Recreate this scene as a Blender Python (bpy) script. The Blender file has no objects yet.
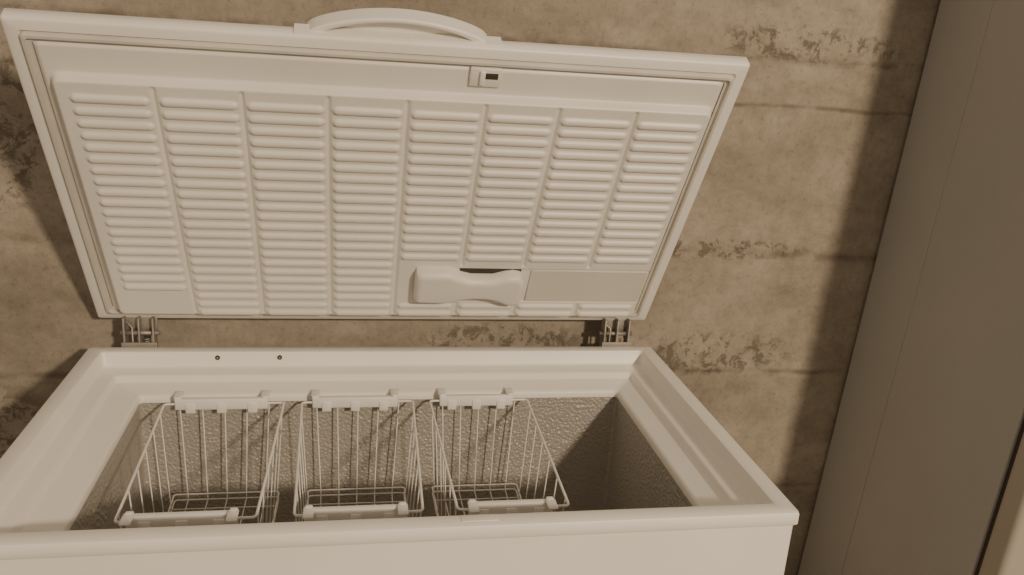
import bpy, bmesh, math, numpy as np
from mathutils import Vector, Matrix, Euler
W=1.3; D=0.774; H=0.85; WALL=.867
C=bpy.context.scene.collection

# ------------------------------------------------------------------ helpers
def link(o,parent=None):
    C.objects.link(o)
    if parent: o.parent=parent
    return o
def empty(name,loc=(0,0,0)):
    e=bpy.data.objects.new(name,None); e.location=loc; e.empty_display_size=.1
    return link(e)
def mesh_obj(name,verts,faces,mat,parent=None,smooth=False):
    m=bpy.data.meshes.new(name); m.from_pydata([tuple(v) for v in verts],[],faces); m.update()
    bm=bmesh.new(); bm.from_mesh(m); bmesh.ops.recalc_face_normals(bm,faces=bm.faces)
    bm.to_mesh(m); bm.free()
    o=bpy.data.objects.new(name,m); m.materials.append(mat)
    if smooth:
        for p in m.polygons: p.use_smooth=True
    return link(o,parent)
def box(name,x0,x1,y0,y1,z0,z1,mat,parent=None,bev=0.0,seg=2,rot=None):
    bm=bmesh.new(); bmesh.ops.create_cube(bm,size=1)
    for v in bm.verts:
        v.co=Vector(((v.co.x)*(x1-x0),(v.co.y)*(y1-y0),(v.co.z)*(z1-z0)))
    if bev: bmesh.ops.bevel(bm,geom=bm.edges[:],offset=bev,segments=seg,affect='EDGES',profile=.5)
    if rot: bmesh.ops.rotate(bm,verts=bm.verts,cent=(0,0,0),matrix=Euler(rot).to_matrix())
    bmesh.ops.translate(bm,verts=bm.verts,vec=((x0+x1)/2,(y0+y1)/2,(z0+z1)/2))
    m=bpy.data.meshes.new(name); bm.to_mesh(m); bm.free(); m.materials.append(mat)
    if bev:
        for p in m.polygons: p.use_smooth=len(p.vertices)==4 and p.area<bev*4
    return link(bpy.data.objects.new(name,m),parent)
def cyl(name,p0,p1,r,mat,parent=None,n=20):
    p0=Vector(p0);p1=Vector(p1);d=p1-p0
    bm=bmesh.new(); bmesh.ops.create_cone(bm,cap_ends=True,segments=n,radius1=r,radius2=r,depth=d.length)
    q=Vector((0,0,1)).rotation_difference(d)
    bmesh.ops.rotate(bm,verts=bm.verts,cent=(0,0,0),matrix=q.to_matrix())
    bmesh.ops.translate(bm,verts=bm.verts,vec=(p0+p1)/2)
    m=bpy.data.meshes.new(name); bm.to_mesh(m); bm.free(); m.materials.append(mat)
    for p in m.polygons: p.use_smooth=len(p.vertices)==4
    return link(bpy.data.objects.new(name,m),parent)
def wires(name,lines,r,mat,parent=None,res=2):
    cu=bpy.data.curves.new(name,'CURVE'); cu.dimensions='3D'; cu.bevel_depth=r; cu.bevel_resolution=res
    for pts,cyc in lines:
        s=cu.splines.new('POLY'); s.points.add(len(pts)-1)
        for i,p in enumerate(pts): s.points[i].co=(p[0],p[1],p[2],1)
        s.use_cyclic_u=cyc
    tmp=bpy.data.objects.new(name+"_c",cu); C.objects.link(tmp)
    bpy.context.view_layer.update()
    dg=bpy.context.evaluated_depsgraph_get()
    m=bpy.data.meshes.new_from_object(tmp.evaluated_get(dg)); m.name=name
    bpy.data.objects.remove(tmp)
    m.materials.clear(); m.materials.append(mat)
    for p in m.polygons: p.use_smooth=True
    return link(bpy.data.objects.new(name,m),parent)
def rrect(x0,x1,y0,y1,r,k=5):
    out=[]
    for cx,cy,a0 in ((x1-r,y0+r,-90),(x1-r,y1-r,0),(x0+r,y1-r,90),(x0+r,y0+r,180)):
        for i in range(k+1):
            a=math.radians(a0+90*i/k); out.append((cx+r*math.cos(a),cy+r*math.sin(a)))
    return out
def rings(name,rl,mat,parent=None,cap0=False,cap1=False,smooth=False):
    n=len(rl[0]); V=[p for r in rl for p in r]; F=[]
    for j in range(len(rl)-1):
        for i in range(n):
            a=j*n+i;b=j*n+(i+1)%n
            F.append((a,b,b+n,a+n))
    if cap0: F.append(tuple(reversed(range(n))))
    if cap1: F.append(tuple(range((len(rl)-1)*n,len(rl)*n)))
    o=mesh_obj(name,V,F,mat,parent)
    if smooth:
        for p in o.data.polygons: p.use_smooth=True
        o.data.set_sharp_from_angle(angle=math.radians(40))
    return o
def extrude_poly(name,pts,n0,n1,mat,parent=None,bev=0.0):
    bm=bmesh.new(); vs=[bm.verts.new((x,y,n0)) for x,y in pts]; f=bm.faces.new(vs)
    r=bmesh.ops.extrude_face_region(bm,geom=[f])
    bmesh.ops.translate(bm,verts=[g for g in r['geom'] if isinstance(g,bmesh.types.BMVert)],vec=(0,0,n1-n0))
    bmesh.ops.recalc_face_normals(bm,faces=bm.faces)
    if bev:
        ed=[e for e in bm.edges if all(abs(v.co.z-n1)<1e-6 for v in e.verts)]
        bmesh.ops.bevel(bm,geom=ed,offset=bev,segments=5,affect='EDGES',profile=.5)
    m=bpy.data.meshes.new(name); bm.to_mesh(m); bm.free(); m.materials.append(mat)
    o=link(bpy.data.objects.new(name,m),parent)
    for p in m.polygons: p.use_smooth=True
    m.set_sharp_from_angle(angle=math.radians(35))
    return o

# ------------------------------------------------------------------ materials
def newmat(name):
    m=bpy.data.materials.new(name); m.use_nodes=True
    nt=m.node_tree; b=nt.nodes['Principled BSDF']; return m,nt,b
def N(nt,t,**k):
    n=nt.nodes.new(t)
    for a,v in k.items(): setattr(n,a,v)
    return n
def simple(name,col,rough=.5,metal=0,var=.06,scale=8,bump=0,bscale=200):
    m,nt,b=newmat(name)
    tc=N(nt,'ShaderNodeTexCoord'); no=N(nt,'ShaderNodeTexNoise'); no.inputs['Scale'].default_value=scale; no.inputs['Detail'].default_value=5
    nt.links.new(tc.outputs['Object'],no.inputs['Vector'])
    r=N(nt,'ShaderNodeValToRGB'); r.color_ramp.elements[0].position=.3; r.color_ramp.elements[1].position=.7
    r.color_ramp.elements[0].color=tuple(c*(1-var) for c in col)+(1,); r.color_ramp.elements[1].color=tuple(min(1,c*(1+var*.4)) for c in col)+(1,)
    nt.links.new(no.outputs['Fac'],r.inputs['Fac']); nt.links.new(r.outputs['Color'],b.inputs['Base Color'])
    b.inputs['Roughness'].default_value=rough; b.inputs['Metallic'].default_value=metal
    if bump:
        n2=N(nt,'ShaderNodeTexNoise'); n2.inputs['Scale'].default_value=bscale; nt.links.new(tc.outputs['Object'],n2.inputs['Vector'])
        bp=N(nt,'ShaderNodeBump'); bp.inputs['Strength'].default_value=bump; bp.inputs['Distance'].default_value=.002
        nt.links.new(n2.outputs['Fac'],bp.inputs['Height']); nt.links.new(bp.outputs['Normal'],b.inputs['Normal'])
    return m
enamel=simple('white_enamel',(.85,.82,.765),.38,0,.04,4)
lidplastic=simple('lid_liner_plastic',(.78,.75,.69),.42,0,.05,5)
rimplastic=simple('rim_plastic',(.78,.75,.69),.40,0,.04,4)
gasket=simple('gasket_rubber',(.60,.57,.51),.6,0,.1,10)
platem=simple('lamp_blank_plastic',(.64,.61,.55),.5,0,.05,9)
gripm=simple('grip_plastic',(.84,.82,.78),.4,0,.05,12)
wirem=simple('coated_wire',(.84,.82,.77),.55,0,.04,12)
dark=simple('dark_cavity',(.05,.04,.03),.7)
steel=simple('hinge_steel',(.40,.37,.33),.5,.6,.2,30)
fridgem=simple('fridge_side_paint',(.43,.42,.395),.5,0,.08,2,bump=.15,bscale=350)
fridgedoor=simple('fridge_door_paint',(.42,.38,.32),.5,0,.05,3)
floorm=simple('concrete_floor',(.24,.215,.18),.85,0,.4,3,bump=.5,bscale=40)

m,nt,b=newmat('stucco_aluminium'); liner=m
tc=N(nt,'ShaderNodeTexCoord'); vo=N(nt,'ShaderNodeTexVoronoi'); vo.inputs['Scale'].default_value=140
no=N(nt,'ShaderNodeTexNoise'); no.inputs['Scale'].default_value=110; no.inputs['Detail'].default_value=3
nt.links.new(tc.outputs['Object'],vo.inputs['Vector']); nt.links.new(tc.outputs['Object'],no.inputs['Vector'])
mx=N(nt,'ShaderNodeMath',operation='ADD'); nt.links.new(vo.outputs['Distance'],mx.inputs[0]); nt.links.new(no.outputs['Fac'],mx.inputs[1])
bp=N(nt,'ShaderNodeBump'); bp.inputs['Strength'].default_value=.75; bp.inputs['Distance'].default_value=.0020
nt.links.new(mx.outputs[0],bp.inputs['Height']); nt.links.new(bp.outputs['Normal'],b.inputs['Normal'])
b.inputs['Base Color'].default_value=(.50,.47,.425,1); b.inputs['Metallic'].default_value=.4; b.inputs['Roughness'].default_value=.36

m,nt,b=newmat('rough_concrete'); wallm=m
L=nt.links.new
tc=N(nt,'ShaderNodeTexCoord'); P=tc.outputs['Object']
def noise(scale,detail=6,rough=.6,vec=None,dist=0):
    n=N(nt,'ShaderNodeTexNoise'); n.inputs['Scale'].default_value=scale; n.inputs['Detail'].default_value=detail; n.inputs['Roughness'].default_value=rough; n.inputs['Distortion'].default_value=dist
    L(vec or P,n.inputs['Vector']); return n.outputs['Fac']
def ramp(f,stops):
    r=N(nt,'ShaderNodeValToRGB'); e=r.color_ramp.elements
    e[0].position=stops[0][0]; e[0].color=stops[0][1]; e[1].position=stops[-1][0]; e[1].color=stops[-1][1]
    for p,c in stops[1:-1]:
        x=e.new(p); x.color=c
    L(f,r.inputs['Fac']); return r.outputs['Color']
def mathn(op,a,bb,c=None):
    n=N(nt,'ShaderNodeMath',operation=op)
    for i,v in enumerate((a,bb,c)):
        if v is None: continue
        if isinstance(v,(int,float)): n.inputs[i].default_value=v
        else: L(v,n.inputs[i])
    return n.outputs[0]
def mix(f,a,bb,bt='MIX'):
    n=N(nt,'ShaderNodeMix',data_type='RGBA',blend_type=bt)
    if isinstance(f,(int,float)): n.inputs[0].default_value=f
    else: L(f,n.inputs[0])
    for i,v in ((6,a),(7,bb)):
        if isinstance(v,tuple): n.inputs[i].default_value=v
        else: L(v,n.inputs[i])
    return n.outputs[2]
mp=N(nt,'ShaderNodeMapping'); mp.inputs['Scale'].default_value=(.8,1,1.5); L(P,mp.inputs['Vector']); Ps=mp.outputs[0]
base=ramp(noise(3.4,9,.62,Ps),[(.30,(.25,.212,.165,1)),(.5,(.36,.312,.25,1)),(.68,(.44,.385,.315,1))])
fine=ramp(noise(34,8,.7),[(.3,(.72,.72,.72,1)),(.6,(1,1,1,1))])
col=mix(.85,base,fine,'MULTIPLY')
speck=ramp(noise(75,4,.65),[(.56,(1,1,1,1)),(.70,(.5,.46,.41,1))])
col=mix(.5,col,speck,'MULTIPLY')
sep=N(nt,'ShaderNodeSeparateXYZ'); L(P,sep.inputs[0]); X,Z=sep.outputs['X'],sep.outputs['Z']
wob=mathn('MULTIPLY',noise(3,3),.03)
acc=None
for z0,w in ((1.56,.014),(1.45,.008),(1.07,.018),(.74,.012),(.38,.012),(1.93,.012)):
    d=mathn('ABSOLUTE',mathn('SUBTRACT',mathn('ADD',Z,wob),z0+.015),0)
    g=mathn('MAXIMUM',mathn('SUBTRACT',1,mathn('DIVIDE',d,w)),0)
    acc=g if acc is None else mathn('MAXIMUM',acc,g)
seam=mathn('MULTIPLY',acc,ramp(noise(7,6,.7),[(.42,(.05,.05,.05,1)),(.62,(1,1,1,1))]))
col=mix(mathn('MINIMUM',seam,.65),col,(.13,.10,.075,1))
def blob(x,z,rx,rz):
    a=mathn('DIVIDE',mathn('SUBTRACT',X,x),rx); c=mathn('DIVIDE',mathn('SUBTRACT',Z,z),rz)
    s=mathn('ADD',mathn('MULTIPLY',a,a),mathn('MULTIPLY',c,c))
    return mathn('MAXIMUM',mathn('SUBTRACT',1,s),0)
st=None
for q in ((1.50,.79,.30,.07),(1.66,1.60,.30,.05),(1.50,1.08,.28,.03),(-.24,1.32,.25,.22),(.95,.83,.25,.05),(-.35,.6,.3,.15),(.0,1.76,.5,.06)):
    g=blob(*q); st=g if st is None else mathn('MAXIMUM',st,g)
fl=ramp(noise(24,8,.75,None,.5),[(.51,(0,0,0,1)),(.57,(1,1,1,1))])
stm=mathn('MULTIPLY',mathn('MINIMUM',mathn('MULTIPLY',st,1.6),1),fl)
col=mix(mathn('MULTIPLY',stm,.65),col,(.09,.068,.048,1))
L(col,b.inputs['Base Color']); b.inputs['Roughness'].default_value=.9
hgt=mathn('ADD',mathn('MULTIPLY',noise(28,8,.7),.8),mathn('MULTIPLY',stm,-.5))
hgt=mathn('ADD',hgt,mathn('MULTIPLY',acc,-.3))
bp=N(nt,'ShaderNodeBump'); bp.inputs['Strength'].default_value=.5; bp.inputs['Distance'].default_value=.009
L(hgt,bp.inputs['Height']); L(bp.outputs['Normal'],b.inputs['Normal'])

# ------------------------------------------------------------------ room
box('wall_back',-3,4,WALL,WALL+.15,0,2.5,wallm)
box('floor',-3,4,-4,WALL+.15,-.1,0,floorm)

# ------------------------------------------------------------------ freezer
fz=empty('chest_freezer')
XL,XR=-.008,1.311
def R3(il,ir,iyf,iyb,z,r): return [(x,y,z) for x,y in rrect(XL+il,XR-ir,iyf,D-iyb,r)]
def q(i,z,r): return (i,i,i,i,z,r)
prof=[q(.005,.02,.008),q(.005,H-.026,.008),q(.0015,H-.025,.008),q(0,H-.023,.008),q(0,H-.006,.008),q(.0018,H-.0018,.008),q(.006,H,.007),
 q(.030,H,.008),q(.033,H-.0015,.008),q(.0345,H-.005,.008),q(.038,H-.032,.008),q(.040,H-.0345,.008),q(.043,H-.036,.008),
 (.066,.066,.066,.072,H-.039,.01),(.070,.070,.070,.076,H-.042,.01),(.073,.073,.073,.079,H-.052,.01),(.077,.077,.077,.083,H-.055,.01),
 (.125,.113,.114,.123,H-.062,.010),(.130,.118,.118,.128,H-.065,.010),(.132,.120,.120,.130,H-.069,.010),(.132,.120,.120,.130,H-.080,.010)]
rings('shell',[R3(*p) for p in prof],enamel,fz,cap0=True,smooth=True)
lp=[(.130,.118,.118,.128,H-.080,.008),(.132,.120,.120,.130,.14,.008),(.138,.126,.126,.136,.13,.008)]
rings('inner_liner',[R3(*p) for p in lp],liner,fz,cap1=True,smooth=True)
for i,x in enumerate((.06,1.24)):
    for j,y in enumerate((.06,.70)):
        cyl('foot_%d%d'%(i,j),(x,y,0),(x,y,.03),.02,dark,fz)
for i,x in enumerate((.272,.408)):
    cyl('screw_hole_%d'%(i+1),(x,D-.030,H-.014),(x,D-.0372,H-.014),.0055,dark,fz)
    cyl('screw_%d'%(i+1),(x,D-.030,H-.014),(x,D-.0380,H-.014),.0022,steel,fz)
box('latch_strike',.74,.80,.012,.030,H-.003,H+.0012,rimplastic,fz,.001)

# ------------------------------------------------------------------ lid
th=.548; yb=.8033; zb=.9047
s,c=math.sin(th),math.cos(th)
lid=empty('lid'); lid.parent=fz
lid.matrix_local=Matrix(((1,0,0,0),(0,-s,-c,yb),(0,c,-s,zb),(0,0,0,1)))
U0,U1,V1=.007,1.301,.762
def RL(i,n,r): return [(u,v,n) for u,v in rrect(U0+i,U1-i,i,V1-i,r)]
lp=[(.10,-.056,.02),(.06,-.054,.02),(.014,-.036,.012),(.004,-.031,.008),(0,-.026,.006),(0,-.005,.006),(.002,-.0015,.006),(.005,0,.005),(.022,0,.005),(.0235,-.004,.005),(.06,-.006,.006)]
rings('lid_shell',[RL(*p) for p in lp],enamel,lid,cap0=True,smooth=True)
gp=[(.0245,-.006,.008),(.0245,.005,.008),(.027,.008,.008),(.0315,.0085,.008),(.0330,.002,.007),(.0355,.002,.007),(.039,.002,.007),(.040,-.006,.007)]
rings('door_gasket',[RL(*p) for p in gp],gasket,lid,smooth=True)
u0,u1,v0,v1=U0+.041,U1-.041,.036,V1-.039
nu,nv=420,360
u=np.linspace(u0,u1,nu); v=np.linspace(v0,v1,nv); Ug,Vg=np.meshgrid(u,v)
def sstep(t): t=np.clip(t,0,1); return t*t*(3-2*t)
def rsd(U,V,a0,a1,b0,b1,r):
    qx=np.abs(U-(a0+a1)/2)-(a1-a0)/2+r; qy=np.abs(V-(b0+b1)/2)-(b1-b0)/2+r
    return -(np.hypot(np.maximum(qx,0),np.maximum(qy,0))+np.minimum(np.maximum(qx,qy),0)-r)
h=.005*sstep(rsd(Ug,Vg,u0,u1,v0,v1,.01)/.006)
h+=.018*sstep(rsd(Ug,Vg,.060,1.257,.038,.668,.018)/.009)
cols=[(.090,.218),(.235,.366),(.381,.515),(.530,.656),(.672,.800),(.815,.940),(.955,1.092),(1.106,1.238)]
for k in range(7):
    uc=(cols[k][1]+cols[k+1][0])/2
    d=np.abs(Ug-uc); ends=sstep((Vg-.042)/.01)*sstep((.660-Vg)/.01)
    g=.0055*(1-sstep((d-.0008)/.004))*ends
    if k>=4: g*=1-sstep((Vg-.088)/.006)*sstep((.222-Vg)/.006)
    h-=g
for k,(a,bb) in enumerate(cols):
    for i in range(22):
        vc=.056+.0272*i
        if k==0 and vc<.135: continue
        if k>=4 and .09<vc<.222: continue
        r=.0086
        du=np.maximum(np.maximum(a+r-Ug,Ug-(bb-r)),0); dv=Vg-vc
        qq=1-(du**2+dv**2)/r**2
        h+=.0062*np.sqrt(np.clip(qq,0,1))*sstep(np.clip(qq,0,1)*3)
h-=.003*sstep(rsd(Ug,Vg,.703,1.250,.098,.213,.008)/.004)
V=np.stack([Ug,Vg,h],-1).reshape(-1,3)
idx=np.arange(nu*nv).reshape(nv,nu)
F=np.stack([idx[:-1,:-1],idx[:-1,1:],idx[1:,1:],idx[1:,:-1]],-1).reshape(-1,4)
me=bpy.data.meshes.new('lid_liner'); me.from_pydata(V.tolist(),[],F.tolist()); me.update(); me.materials.append(lidplastic)
for p in me.polygons: p.use_smooth=True
link(bpy.data.objects.new('lid_liner',me),lid)
box('lamp_plate',.968,1.246,.102,.208,.016,.0235,platem,lid,.002)
P2=[(.706,.130),(.709,.120),(.718,.116),(.772,.115),(.790,.118),(.808,.124),(.825,.129),(.845,.131),(.872,.130),(.890,.126),(.905,.118),(.918,.111),(.932,.108),(.944,.111),(.952,.121),(.955,.140),(.955,.178),(.951,.192),(.942,.205)]
P2+=[(.925,.209),(.905,.205),(.88,.195),(.83,.195),(.805,.203),(.790,.213),(.775,.216),(.720,.216),(.709,.211),(.706,.200)]
extrude_poly('lamp_cover',P2,.016,.052,lidplastic,lid,.015)
box('lamp_slot',.805,.945,.190,.2105,.016,.0225,dark,lid,.001)
box('latch_frame',.772,.830,.686,.726,.002,.011,lidplastic,lid,.003)
box('latch_slot',.797,.824,.704,.717,.006,.0118,dark,lid,.001)
box('latch_tongue',.790,.800,.692,.722,.008,.016,gripm,lid,.002)
na=32; outer=[];inner=[]
for i in range(na+1):
    t=i/na; a=(math.sin(math.pi*t)**.62 if 0<t<1 else 0)
    outer.append((.484+.320*t,V1-.004+.041*a)); inner.append((.510+.268*t,V1-.004+.031*a))
Vv=[];Ff=[]
for i in range(na+1):
    for (p,n) in ((outer[i],-.050),(outer[i],-.012),(inner[i],-.012),(inner[i],-.050)): Vv.append((p[0],p[1],n))
for i in range(na):
    a=4*i
    for j in range(4): Ff.append((a+j,a+(j+1)%4,a+4+(j+1)%4,a+4+j))
Ff.append((0,1,2,3)); Ff.append((4*na+3,4*na+2,4*na+1,4*na))
o=mesh_obj('handle_arch',Vv,Ff,enamel,lid)
for p in o.data.polygons: p.use_smooth=True
o.data.set_sharp_from_angle(angle=math.radians(40))
md=o.modifiers.new('b','BEVEL'); md.width=.004; md.segments=3; md.limit_method='ANGLE'; md.angle_limit=math.radians(50)
extrude_poly('handle_back',list(inner),-.050,-.030,lidplastic,lid)
box('handle_base',.465,.826,V1-.003,V1+.003,-.034,-.006,enamel,lid,.001)

# ------------------------------------------------------------------ hinges
for i,x in enumerate((.098,1.222)):
    hg=empty('hinge_%d'%(i+1)); hg.parent=fz
    box('base_plate',x-.038,x+.038,D+.001,D+.005,H-.16,H+.008,steel,hg,.001)
    for j,dx in enumerate((-.032,.0,.030)):
        box('cheek_%d'%j,x+dx-.002,x+dx+.002,D+.004,D+.040,H-.06,H+.065,steel,hg,.0008)
    box('lid_bracket',x-.036,x+.036,D+.026,D+.030,H+.022,H+.075,steel,hg,.001)
    cyl('pin',(x-.042,D+.018,H+.026),(x+.042,D+.018,H+.026),.0055,steel,hg)
    sp=[]
    for k in range(160):
        a=k/160*2*math.pi*12
        sp.append((x+.015+.0055*math.cos(a),D+.013+.0055*math.sin(a),H-.05+.065*k/160))
    wires('spring',[(sp,False)],.0014,steel,hg)
    wires('link_rod',[([(x-.016,D+.014,H-.04),(x-.016,D+.014,H+.040),(x-.03,D+.024,H+.050)],False)],.0026,steel,hg)

# ------------------------------------------------------------------ baskets
def basket(x0,x1):
    b=empty('wire_basket')
    ya,yz=.165,.620; zt=.777; zbm=.552; tx=.013; ty=.012
    def lerp(t,a,bb): return a+(bb-a)*t
    r=.008
    def sq(p):
        k=1-.10*(yz-p[1])/(yz-ya); xm=(x0+x1)/2
        return (xm+(p[0]-xm)*k,p[1],p[2])
    def loop(t):
        xa=x0+tx*t; xb=x1-tx*t; y0=ya+ty*t; y1=yz-ty*t; z=lerp(t,zt,zbm)
        return [sq((x,y,z)) for x,y in rrect(xa,xb,y0,y1,r,4)]
    wires('rim_wires',[(loop(0),True)],.0026,wirem,b)
    wires('base_frame_wires',[(loop(1),True),(loop(.94),True)],.0019,wirem,b)
    ln=[]
    n=5
    for i in range(n):
        f=(i+.6)/(n+.2)
        xt=lerp(f,x0+.004,x1-.004); xb=lerp(f,x0+tx+.004,x1-tx-.004)
        ln.append(([sq(p) for p in ((xt,ya,zt),(xb,ya+ty,zbm+.004),(xb,ya+ty+.004,zbm),(xb,yz-ty-.004,zbm),(xb,yz-ty,zbm+.004),(xt,yz,zt))],False))
    n=6
    for i in range(n):
        f=(i+.4)/n
        yt=lerp(f,ya,yz); y2=lerp(f,ya+ty,yz-ty)
        ln.append(([sq(p) for p in ((x0,yt,zt),(x0+tx,y2,zbm+.004),(x0+tx+.004,y2,zbm+.003),(x1-tx-.004,y2,zbm+.003),(x1-tx,y2,zbm+.004),(x1,yt,zt))],False))
    wires('mesh_wires',ln,.0014,wirem,b)
    for nm,yy,sg in (('back_grip',yz,1),('front_grip',ya,-1)):
        ins=.0 if sg>0 else .008
        g0=x0+.022+ins; g1=x1-.034-ins
        box(nm,g0,g1,yy-.007,yy+.007,zt-.012,zt+.013,gripm,b,.003)
        for k in range(3):
            gx=lerp((k+.5)/3,g0,g1)
            box(nm+'_clip_%d'%k,gx-.010,gx+.010,yy-.0095,yy+.009,zt-.019,zt+.004,gripm,b,.002)
        for k,gx in enumerate((g0+.006,g1-.006)):
            yo=yy+sg*.032
            box(nm+'_hook_%d'%k,gx-.009,gx+.009,min(yy,yo),max(yy,yo),zt+.0125,zt+.0170,gripm,b,.002)
            box(nm+'_ear_%d'%k,gx-.007,gx+.007,yy-.006,yy+.006,zt+.006,zt+.018,gripm,b,.003)
for a,bb in ((.178,.426),(.464,.706),(.744,.968)): basket(a,bb)

# ------------------------------------------------------------------ upright fridge
fr=empty('upright_fridge',(1.885,0,0))
FH=2.0
yf=.255; yk=WALL-.012
box('cabinet_body',0,.6,yf,yk-.19,.04,FH,fridgem,fr,.004)
box('rear_side_panel',.002,.598,yk-.189,yk,.04,FH,fridgem,fr,.003)
box('door_seal',.008,.592,yf-.014,yf+.002,.06,FH-.01,dark,fr,.002)
box('fridge_door',-.002,.602,yf-.075,yf-.012,.06,FH,fridgedoor,fr,.014,4)
for i,x in enumerate((.05,.55)):
    for j,y in enumerate((yf+.05,yk-.05)):
        cyl('leg_%d%d'%(i,j),(x,y,0),(x,y,.045),.02,dark,fr)
fr.rotation_euler=(0,math.radians(3.2),0)

# ------------------------------------------------------------------ lights
ld=bpy.data.lights.new('cellar_lamp','POINT'); ld.energy=1130; ld.color=(1.0,.815,.595); ld.shadow_soft_size=.20
lo=bpy.data.objects.new('cellar_lamp',ld); lo.location=(3.0,-5.0,3.3); link(lo)
w=bpy.data.worlds.new('World'); bpy.context.scene.world=w; w.use_nodes=True
bg=w.node_tree.nodes['Background']; bg.inputs[0].default_value=(1.0,.81,.60,1); bg.inputs[1].default_value=.39

# ------------------------------------------------------------------ camera
cd=bpy.data.cameras.new('Camera'); cd.sensor_width=36; cd.lens=854.2/1024*36
co=bpy.data.objects.new('Camera',cd); co.location=(.5649,-1.1452,1.5907); co.rotation_euler=(1.2765,-.0659,-.1757); link(co)
bpy.context.scene.camera=co
